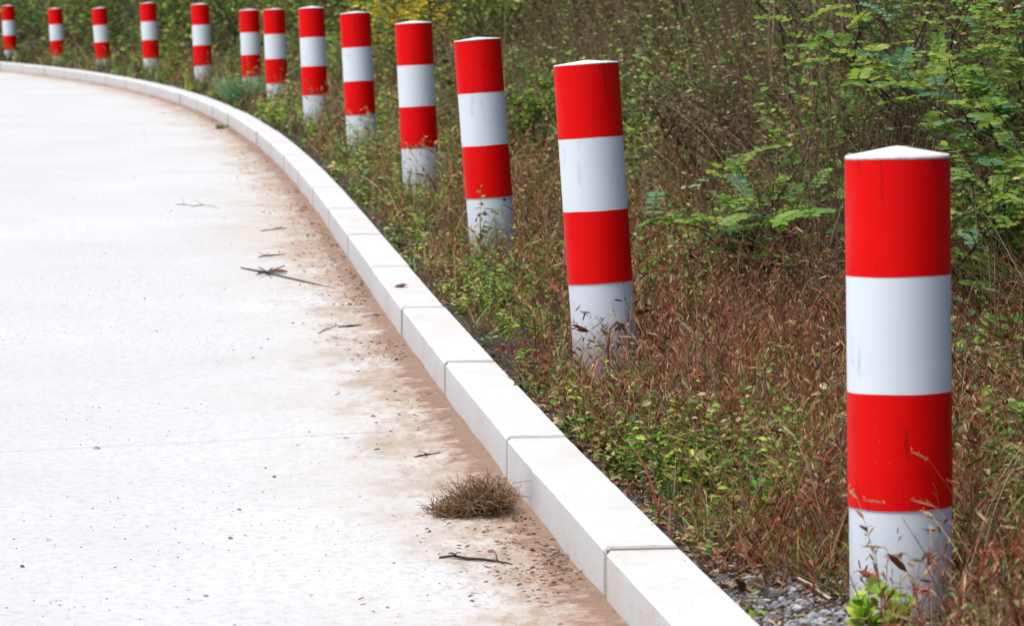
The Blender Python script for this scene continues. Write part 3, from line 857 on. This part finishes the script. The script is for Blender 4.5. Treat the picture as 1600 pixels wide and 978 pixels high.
def shrub(name, base, H, Rr, kind, seed, label, cat='shrub', group=None, stems=7, dirbias=Vector((0, 0, 0)), leafn=1, bark=(.06, .04, .028)):
    rng = random.Random(seed); t = empty(name, base)
    B = Tissue(seed); tips = []
    for i in range(stems):
        a = 2 * PI * i / stems + rng.uniform(-.4, .4); sp_ = Rr / H
        d = Vector((math.cos(a) * sp_ * rng.uniform(.2, 1), math.sin(a) * sp_ * rng.uniform(.2, 1), 1)) + dirbias
        grow(B, Vector((rng.uniform(-.05, .05), rng.uniform(-.05, .05), -.05)), d, H * rng.uniform(.6, 1.0), .006 + .004 * H, 2, rng, bark, tips, .8, .2, 6, 4)
    B.build('branches', M_DRY, t)
    L = Tissue(seed + 100); r = L.r
    if kind == 'pinnate':
        outer = [x for x in tips if x[2] <= 1 and x[0].z > H * .15]
        rng.shuffle(outer)
        for (p, d, dep) in outer[:int(260 * leafn)]:
            a = rng.uniform(0, 2 * PI); v = Vector((math.cos(a), math.sin(a), rng.uniform(-.1, .5))) + d * .6
            u = rng.random()
            col = G['lime'][rng.randint(0, 2)] * .62 if u < .45 else (G['teal'][rng.randint(0, 1)] if u < .55 else G['green'][rng.randint(0, 3)] * .85)
            pinnate(L, p, v, rng.uniform(.12, .21), rng.randint(5, 8), rng.uniform(.028, .042), col, rng)
    else:
        P = np.array([tuple(x[0]) for x in tips if x[2] <= 1]); mlt = max(1, int(round(leafn)))
        P = np.repeat(P, mlt, 0) + r.normal(0, .025 * H, (len(P) * mlt, 3)); k = len(P)
        P[:, 2] = np.maximum(P[:, 2], .0)
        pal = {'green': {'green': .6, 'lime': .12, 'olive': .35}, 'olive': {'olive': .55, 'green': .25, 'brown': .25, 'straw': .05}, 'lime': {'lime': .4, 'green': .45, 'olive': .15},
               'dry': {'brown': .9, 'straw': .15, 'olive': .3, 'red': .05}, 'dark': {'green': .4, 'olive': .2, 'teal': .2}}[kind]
        c = pick(r, pal, P[:, 0], P[:, 1], k) * (.8 if kind != 'dark' else .38)  # dark kind: shadow of the hollow put into the leaf colour
        ln = r.uniform(.018, .042, k) * (1 + .5 * (base.y > 20)) * (1.0 if kind != 'dry' else .7)
        L.leaves(P, L.rand_dirs(k, -.5, .8), L.rand_dirs(k, -.2, 1.2) + LIGHTWARD, ln, ln * r.uniform(.35, .6, k), c, .2, .25)
    L.build('foliage', M_VEG, t)
    tag(t, label, cat, group)
    return t
def vpos(x, z):          # a spot on the ground seen at photo column x, z units away
    X = (x - 800) / F * z * U; Y = z * U
    return Vector((X, Y, float(ground(X, Y))))

def dpos(x, dist):       # a spot on the ground in photo column x, dist metres behind the kerb
    z = 1.0
    while z < 12:
        X = (x - 800) / F * z * U; Y = z * U
        if X - float(gk(Y)) > dist and Y > 8: break
        z += .01
    return Vector((X, Y, float(ground(X, Y)) - .03))

# locust shrub behind the nearest bollard
shrub('locust_shrub', vpos(1440, 2.05), 1.15, .75, 'pinnate', 21, 'leafy locust shrub with feathered green leaves rising behind the nearest bollard', 'shrub', None, 8, Vector((0, 0, 0)), .75)
shrub('locust_shrub', vpos(1640, 1.75), .85, .55, 'pinnate', 22, 'green locust shrub at the right edge, level with the top of the nearest bollard', 'shrub', None, 7, Vector((-.15, 0, 0)), 1.0)
shrub('locust_sprout', vpos(1225, 1.9), .62, .3, 'pinnate', 23, 'low green locust sprout left of the nearest bollard, over the brown tangle', 'shrub', None, 4, Vector((-.2, 0, 0)), .3)
spec = [
 ('shrub', 1290, 2.3, 1.1, .7, 'olive', 'olive shrub at the top of the bank, left of the locust leaves', 1),
 ('shrub', 1560, 2.6, 1.3, .8, 'green', 'green leafy shrub at the upper right corner of the view', 2),
 ('dry_shrub', 1080, 2.5, 1.1, .6, 'dry', 'brown dry shrub high on the bank behind the second nearest bollard', 2),
 ('dry_shrub', 1140, 1.55, .55, .5, 'dry', 'tangled brown shrub low between the two nearest bollards', 2),
 ('shrub', 900, 2.4, 1.2, .9, 'olive', 'olive brown bush showing above the second nearest bollard', 2),
 ('shrub', 780, 2.1, 1.2, .8, 'lime', 'yellow green bush above the third nearest bollard', 2),
 ('shrub', 850, 1.3, .55, .4, 'lime', 'small bright green bush between the second and third nearest bollards', 2),
 ('shrub', 700, 2.2, 1.3, .9, 'olive', 'olive bush at the top edge between third and fourth nearest bollards', 2),
 ('shrub', 500, 1.9, 1.4, 1.0, 'olive', 'brownish olive bush behind the sixth nearest bollard', 2),
 ('shrub', 405, 1.7, 1.5, 1.0, 'green', 'green bush behind the close pair of bollards', 2),
 ('shrub', 315, 1.6, 1.4, .9, 'lime', 'yellow green bush behind the lone bollard at the bend', 2),
 ('dark_shrub', 255, 1.4, 1.6, 1.0, 'dark', 'bush with shade coloured into its dark leaves, behind the tallest looking far bollard', 2),
 ('shrub', 170, 1.4, 1.5, 1.0, 'green', 'rounded green bush behind the third bollard from the left', 3),
 ('shrub', 90, 1.3, 1.6, 1.1, 'green', 'green bush behind the second bollard from the left', 3),
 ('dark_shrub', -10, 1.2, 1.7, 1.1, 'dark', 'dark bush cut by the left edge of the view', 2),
]
shrub('locust_shrub', vpos(1575, 1.62), .5, .4, 'pinnate', 25, 'low bright green locust shrub just right of the upper half of the nearest bollard', 'shrub', None, 7, Vector((-.1, 0, 0)), .8)
for i, (nm, px, z, H, Rr, kd_, lb, lf) in enumerate(spec):
    if kd_ != 'dry': lf = lf * 2
    else: lf = lf + 1
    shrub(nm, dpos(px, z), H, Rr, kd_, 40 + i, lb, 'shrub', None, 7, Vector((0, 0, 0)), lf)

def flower_shrub():
    b = vpos(628, 4.7); t = empty('yellow_flower_plant', b); rng = random.Random(5)
    B = Tissue(60); tips = []
    for i in range(10):
        a = rng.uniform(0, 2 * PI); grow(B, Vector((rng.uniform(-.3, .3), rng.uniform(-.2, .2), 0)), Vector((math.cos(a) * .35, math.sin(a) * .35, 1)), rng.uniform(.6, 1.0), .006, 1, rng, (.09, .09, .04), tips, .6, .2, 6, 5)
    B.build('stems', M_DRY, t)
    P = np.array([tuple(x[0]) for x in tips]); r = B.r
    L = Tissue(61); Q = np.repeat(P, 3, 0) + r.normal(0, .03, (len(P) * 3, 3)); k = len(Q)
    ln = r.uniform(.02, .05, k); L.leaves(Q, L.rand_dirs(k), L.rand_dirs(k, .3, 1), ln, ln * .3, pick(r, {'green': .5, 'olive': .4, 'lime': .2}, Q[:, 0], Q[:, 1], k), .2)
    L.build('leaves', M_VEG, t)
    Fw = Tissue(62); hi = P[P[:, 2] > .45]; Q = np.repeat(hi, 3, 0) + r.normal(0, .03, (len(hi) * 3, 3)); m = r.random(len(Q)) < .8; Q = Q[m]
    Q = np.repeat(Q, 5, 0); k = len(Q); ln = r.uniform(.02, .038, k)
    Fw.leaves(Q, Fw.rand_dirs(k, -.1, .5), Fw.rand_dirs(k, .5, 2), ln, ln * .7, pick(r, {'yellow': 1.}, Q[:, 0], Q[:, 1], k), 0, .1)
    Fw.build('flowers', M_VEG, t)
    tag(t, 'bush of small yellow flowers behind the fourth and fifth nearest bollards', 'flowering plant')
flower_shrub()

def reeds():     # dry upright stalks at the top, right of the middle
    T = Tissue(70); r = T.r; n = 55; b0 = dpos(1215, 1.9)
    b = np.stack([r.normal(0, .28, n), r.normal(0, .3, n), np.zeros(n)], -1)
    b[:, 2] = ground(b[:, 0] + b0.x, b[:, 1] + b0.y) - b0.z - .02
    c = pick(r, {'straw': .5, 'brown': .6}, b[:, 0], b[:, 1], n) * .7
    T.blades(b, r.uniform(.5, 1.05, n), r.uniform(0, 2 * PI, n), r.uniform(0, .22, n), r.uniform(0, .12, n), r.uniform(.008, .015, n), c, 5, False)
    t = T.build('dry_stalks', M_DRY); t.location = b0
    tag(t, 'clump of upright dry straw stalks on the bank above the brown tangle', 'dry plant')
reeds()

def feather_tuft():
    b = on_verge(393, 166); T = Tissue(71); r = T.r; n = 900
    a = r.uniform(0, 2 * PI, n); rr = np.sqrt(r.random(n)) * .2
    p = np.stack([rr * np.cos(a), rr * np.sin(a), np.full(n, -.01)], -1)
    c = np.array([(.20, .36, .16), (.26, .40, .2), (.13, .25, .09)])[r.integers(0, 3, n)] * r.uniform(.8, 1.2, (n, 1))
    T.blades(p, r.uniform(.2, .36, n), a + r.normal(0, .5, n), r.uniform(.1, .7, n), r.uniform(0, .4, n), r.uniform(.006, .011, n), c, 3)
    t = T.build('feathery_tuft', M_VEG); t.location = b
    tag(t, 'feathery pale green tuft by the kerb in front of the close pair of bollards', 'plant')
feather_tuft()

def tumble():
    b = on_road(744, 806); T = Tissue(72); r = T.r
    rng = random.Random(3)
    # matted ball of fine dry stems with a tail to the left
    for i in range(1500):
        if i % 3: cx, cz, R0 = .02, .05, .062
        else: cx, cz, R0 = -.06, .008, .04
        c0 = Vector((cx + rng.gauss(0, .022), rng.gauss(0, .03), max(.004, cz * .7 + rng.gauss(0, .015)))); a = rng.uniform(0, 2 * PI); e = rng.uniform(-.1, 1.1)
        d = Vector((math.cos(a) * math.cos(e), math.sin(a) * math.cos(e), math.sin(e) * .9)); Ln = R0 * rng.uniform(.5, 1.35)
        pts = []; q = c0.copy()
        for s_ in range(5):
            q = q + d * Ln / 4; d = (d + Vector((rng.gauss(0, .35), rng.gauss(0, .35), rng.gauss(0, .3)))).normalized(); q.z = max(q.z, .001); pts.append(q.copy())
        col = G['brown'][rng.randint(0, 3)] * rng.uniform(.7, 1.4) + np.array([.05, .018, 0])
        T.tube(pts, [.0012, .0011, .0009, .0008, .0005], col, 3)
    t = T.build('dry_root_clump', M_DRY); t.location = b
    t.scale = (1.0, 1.0, .85)
    tag(t, 'matted brown clump of dry roots lying on the road against the kerb', 'dry plant')
tumble()

def small_weed(name, base, n, h, ll, cols, seed, label, cat='plant', nl=7, wide=.5, spread=.03, lean=.6, stem=None, stemw=.003):
    T = Tissue(seed); r = T.r; b = np.stack([r.normal(0, spread, n), r.normal(0, spread, n), np.full(n, -.008)], -1)
    c = pick(r, cols, b[:, 0], b[:, 1], n)
    L = np.full(n, ll) * r.uniform(.8, 1.2, n)
    sc = c * .8 if stem is None else np.tile(np.array(stem)[None], (n, 1))
    T.weeds(b, np.full(n, h) * r.uniform(.7, 1.1, n), c, nl, L, L * wide, sc, lean, stemw, .15)
    o = T.build(name, M_VEG); o.location = base; tag(o, label, cat); return o
small_weed('weed', on_road(345, 203), 16, .06, .035, {'green': 1., 'teal': .5}, 80, 'small dark green weed growing at the kerb foot, far along the road', nl=6, spread=.012, lean=1.4, wide=.6)
small_weed('weed', on_road(690, 625) + Vector((.0, 0, 0)), 8, .028, .012, {'olive': 1., 'brown': .6}, 81, 'tiny olive weed at the kerb foot, just beyond the dry root clump', nl=6, spread=.018)
small_weed('weed', on_road(512, 372), 5, .03, .015, {'lime': .6, 'olive': .6}, 86, 'tiny yellow green weed in the kerbside dirt above the fallen stick', nl=4, spread=.004)
small_weed('seedling', on_verge(1372, 990) + Vector((0, -.08, 0)), 9, .11, .062, {'lime': 1.}, 82, 'bright green seedling with broad leaves at the foot of the nearest bollard', nl=6, wide=.8, spread=.018, lean=.35)
small_weed('red_stem_weed', on_verge(1038, 828), 2, .23, .030, {'green': .6, 'lime': .4}, 83, 'tall weed with a red stem beside the kerb, left of the nearest bollard', nl=11, wide=.3, spread=.006, lean=.1, stem=(.42, .05, .06), stemw=.006)
small_weed('red_stem_weed', on_verge(1090, 868), 1, .17, .028, {'green': .6, 'olive': .4}, 84, 'shorter red stemmed weed, nearer the gravel than its tall neighbour', nl=9, wide=.35, spread=.005, lean=.15, stem=(.33, .05, .06), stemw=.004)
small_weed('yellow_leaf_weed', on_verge(1172, 965), 2, .075, .032, {'lime': 1.}, 85, 'short weed with yellowing leaves rising from the gravel by the kerb', nl=5, wide=.5, spread=.008, stem=(.25, .05, .06), stemw=.003)
b3 = BPOS[2]
vine = small_weed('vine', Vector((b3.x - .055, b3.y - .16, float(ground(b3.x, b3.y - .16)))), 3, .42, .036, {'green': .6, 'lime': .5}, 87, 'leafy green vine in front of the left side of the third nearest bollard', nl=12, wide=.75, spread=.012, lean=.08)
b5 = BPOS[4]
small_weed('leafy_weed', Vector((b5.x + .08, b5.y - .2, float(ground(b5.x, b5.y - .2)))), 7, .33, .05, {'green': .8, 'lime': .25}, 88, 'leafy green weed in front of the fifth nearest bollard', nl=12, wide=.35, spread=.06, lean=.25)
b4 = BPOS[3]
def heads(name, base, n, h, seed, label, col='straw', spread=.08):
    T = Tissue(seed); r = T.r; b = np.stack([r.normal(0, spread, n), r.normal(0, spread * .6, n), np.full(n, -.01)], -1)
    c = pick(r, {col: 1.}, b[:, 0], b[:, 1], n)
    T.foxtails(b, np.full(n, h) * r.uniform(.65, 1.1, n), r.uniform(.045, .07, n), r.uniform(.012, .018, n), c, c * .85, np.full(n, .003))
    o = T.build(name, M_DRY); o.location = base; tag(o, label, 'grass clump'); return o
heads('seeding_grass', Vector((b4.x + .05, b4.y - .2, float(ground(b4.x, b4.y - .2)))), 30, .42, 90, 'tuft of pale straw seed heads in front of the fourth nearest bollard')
b6 = BPOS[5]
heads('seeding_grass', Vector((b6.x + .03, b6.y - .2, float(ground(b6.x, b6.y - .2)))), 44, .42, 91, 'tuft of straw seed heads veiling the lower red band of the sixth nearest bollard', spread=.10)
b2 = BPOS[1]
heads('seeding_grass', Vector((b2.x + .05, b2.y - .2, float(ground(b2.x, b2.y - .2)))), 9, .26, 92, 'reddish seed heads nodding before the white base of the second nearest bollard', 'red', .05)
b1 = BPOS[0]
heads('seeding_grass', Vector((b1.x + .05, b1.y - .22, float(ground(b1.x, b1.y - .22)))), 8, .17, 93, 'thin reddish seed heads before the white base of the nearest bollard', 'red', .05)

def bent_stalk():
    Yb = b2.y - .14; zz = Yb / U
    P = lambda x, y: Vector(_w(x, y, zz))
    base = P(950, 572); T = Tissue(95); r = T.r
    pts = [base, P(950, 545), P(953, 515), P(963, 503), P(973, 506), P(979, 520), P(984, 545)]
    T.tube([p - base for p in pts], [.004, .004, .0036, .0032, .003, .0028, .0018], (.16, .085, .045), 5)
    pp = np.array([tuple(p - base) for p in pts[2:] + pts[3:]]); pp = np.repeat(pp, 3, 0); k = len(pp); ln = r.uniform(.02, .04, k)
    T.leaves(pp, T.rand_dirs(k, -1.5, -.2), T.rand_dirs(k, -1, 1), ln, ln * .3, np.tile(np.array([[.17, .08, .045]]), (k, 1)) * r.uniform(.7, 1.4, (k, 1)), .3)
    o = T.build('bent_stalk', M_DRY); o.location = base
    tag(o, 'bent over brown dead stalk before the white base of the second nearest bollard', 'dry plant')
bent_stalk()

# ------------------------------------------------------------------ loose things on the road and kerb
def stick(name, pts, rads, m, label, cat='stick', fork=None):
    T = Tissue(1); base = pts[0]
    T.tube([p - base for p in pts], rads, (.1, .07, .05), 6)
    if fork: 
        for f_, fr in fork: T.tube([p - base for p in f_], fr, (.1, .07, .05), 5)
    o = T.build(name, m); o.location = base; tag(o, label, cat); return o
up = lambda v, h: v + Vector((0, 0, h))
A, Bq = up(on_road(377, 420), .004), up(on_road(526, 453), .004)
stick('stick', [A, A.lerp(Bq, .3) + Vector((0, 0, .004)), A.lerp(Bq, .65) + Vector((0, -.02, .003)), Bq], [.004, .0042, .0038, .0025], M_TWIG, 'long thin brown stick lying on the road dirt left of the kerb')
def burr():
    c = up(on_road(418, 430), .014); t = empty('spiky_burr', c); rng = random.Random(2); T = Tissue(3)
    for i in range(10):
        a = 2 * PI * i / 10 + rng.uniform(-.2, .2); L = rng.uniform(.04, .085); e = rng.uniform(-.25, .7)
        T.tube([Vector((0, 0, 0)), Vector((math.cos(a) * L, math.sin(a) * L * 2.2, max(-.010, math.sin(e) * L * .7)))], [.0040, .0026], (.1, .1, .1), 4)
    T.build('spikes', M_GREYBURR, t)
    T = Tissue(4); T.tube([Vector((.02, 0, .004)), Vector((.035, .01, .006)), Vector((.06, .02, .004)), Vector((.085, .03, 0))], [.003, .006, .0065, .003], (.1, 0, 0), 6)
    T.build('red_tip', M_BURRRED, t)
    tag(t, 'grey spiky burr with a dark red end lying over the thin stick', 'seed burr')
burr()
def twig_at(x0, y0, x1, y1, r_, m, label, seed, name='twig', nf=2):
    rng = random.Random(seed); a, b = up(on_road(x0, y0), r_), up(on_road(x1, y1), r_); L = (b - a).length
    pts = [a.lerp(b, i / 5) + Vector((0, rng.uniform(-.06, .06) * L, rng.uniform(0, .03) * L if 0 < i < 5 else 0)) for i in range(6)]
    fk = []
    for k in range(nf):
        p = pts[rng.randint(1, 4)]; q = p + Vector((rng.uniform(-.25, .25) * L, rng.uniform(-.5, .5) * L, .08 * L)); fk.append(([p, p.lerp(q, .5) + Vector((0, 0, .02 * L)), q], [r_ * .6, r_ * .4, r_ * .25]))
    return stick(name, pts, [r_ * .7, r_, r_ * 1.1, r_, r_ * .8, r_ * .4], m, label, 'twig', fk)
twig_at(686, 872, 800, 882, .0035, M_DARKTWIG, 'dark curved twig on reddish dirt below the dry root clump', 1)
twig_at(528, 513, 572, 511, .0045, M_DARKTWIG, 'short thick dark twig near the kerb, below the long stick', 2, nf=0)
twig_at(497, 522, 530, 508, .0018, M_TWIG, 'thin reddish twig ending beside the short thick dark twig', 3, nf=1)
twig_at(275, 320, 345, 327, .0022, M_TWIG, 'faint brown twig lying in the middle distance on the road', 4)
twig_at(648, 716, 695, 709, .003, M_LEAFDARK, 'small dark red crumpled twig on the road above the dry root clump', 5)
twig_at(612, 627, 655, 630, .0026, M_TWIG, 'small brown twig touching the dirt beside the tiny olive weed', 6)
twig_at(404, 403, 446, 398, .0035, M_TWIG, 'flattened brown twig just above the long thin stick', 7)
twig_at(408, 362, 448, 358, .0035, M_TWIG, 'dark twig in kerbside dirt, farther than the flattened brown twig', 8, nf=1)
twig_at(800, 862, 860, 848, .003, M_TWIG, 'brown twig against the kerb foot right of the dark curved twig', 9, nf=1)
twig_at(838, 882, 880, 866, .0026, M_DARKTWIG, 'thin dark twig lying nearest the camera at the kerb foot', 10)
a, b_ = up(on_verge(1245, 912), .014), up(on_verge(1299, 944), .010)
stick('pale_twig', [a, a.lerp(b_, .4) + Vector((0, 0, .003)), a.lerp(b_, .75), b_], [.0028, .0034, .003, .004], M_PALETWIG, 'pale pinkish twig lying on the gravel by the nearest bollard', 'twig')

def dead_leaf(pos, size, m, seed, label, curl=.9, rot=0, name='dead_leaf'):
    rng = random.Random(seed); nx, ny = 9, 7; V = []; Q = []
    for i in range(nx):
        t = i / (nx - 1); wd = math.sin(PI * min(1, t * 1.02 + .02)) ** .7
        for j in range(ny):
            s_ = (j / (ny - 1) * 2 - 1) * wd; ang = s_ * curl * 1.6
            rr = .42 / max(curl, .2)
            y = math.sin(ang) * rr * .6; z = (1 - math.cos(ang)) * rr * .6
            V.append(((t - .5) * size, y * size, (z + .08 * math.sin(t * 5 + seed) + rng.uniform(-.02, .02) + .06) * size))
    for i in range(nx - 1):
        for j in range(ny - 1): a0 = i * ny + j; Q.append((a0, a0 + ny, a0 + ny + 1, a0 + 1))
    me = quad_mesh(name, V, Q, smooth=True); o = link(name, me, m); o.location = pos; o.rotation_euler = (0, 0, rot)
    md = o.modifiers.new('thickness', 'SOLIDIFY'); md.thickness = .0006
    tag(o, label, 'dead leaf'); return o
dead_leaf(up(on_kerb(627, 449), .001), .055, M_LEAFBROWN, 3, 'curled brown dead leaf lying on top of the kerb', .8, .2)
o = dead_leaf(up(on_verge(1153, 935), .022), .045, M_LEAFDARK, 5, 'rolled dark brown dead leaf on the gravel beside the kerb', 1.5, 1.3)
o.rotation_euler = (.3, .9, 1.2)
dead_leaf(up(on_road(152, 701), .001), .022, M_PALETWIG, 6, 'tiny pale tan leaf on the joint line at the left', .5, .1)
dead_leaf(up(on_road(322, 931), .001), .014, M_PALETWIG, 7, 'tiny tan leaf scrap near the bottom of the road', .4, .6)
dead_leaf(up(on_road(612, 675), .001), .016, M_LEAFDARK, 8, 'small dark red leaf scrap on the road left of the tiny olive weed', .6, .6)
dead_leaf(up(on_road(855, 880), .002), .022, M_LEAFDARK, 9, 'dark curled leaf scrap against the kerb near the bottom', 1.0, .3)
def stone_single(x, y, r_, col, label, seed):
    p = on_verge(x, y); o = stones('stone', np.array([0.]), np.array([0.]), np.array([0.]), np.array([r_]), np.array([col]), seed, None)
    o.location = up(p, r_ * .45); o.data.polygons.foreach_set('use_smooth', [True] * len(o.data.polygons)); tag(o, label, 'stone')
stone_single(1312, 938, .008, (.75, .75, .76), 'small white stone beside the base of the nearest bollard', 1)
stone_single(1240, 925, .010, (.5, .5, .54), 'grey stone on the gravel above the pale twig', 2)
stone_single(1246, 955, .012, (.55, .56, .6), 'larger pale grey stone below the pale twig on the gravel', 3)
stone_single(1147, 952, .013, (.5, .52, .58), 'blue grey stone wedged against the kerb below the rolled leaf', 4)
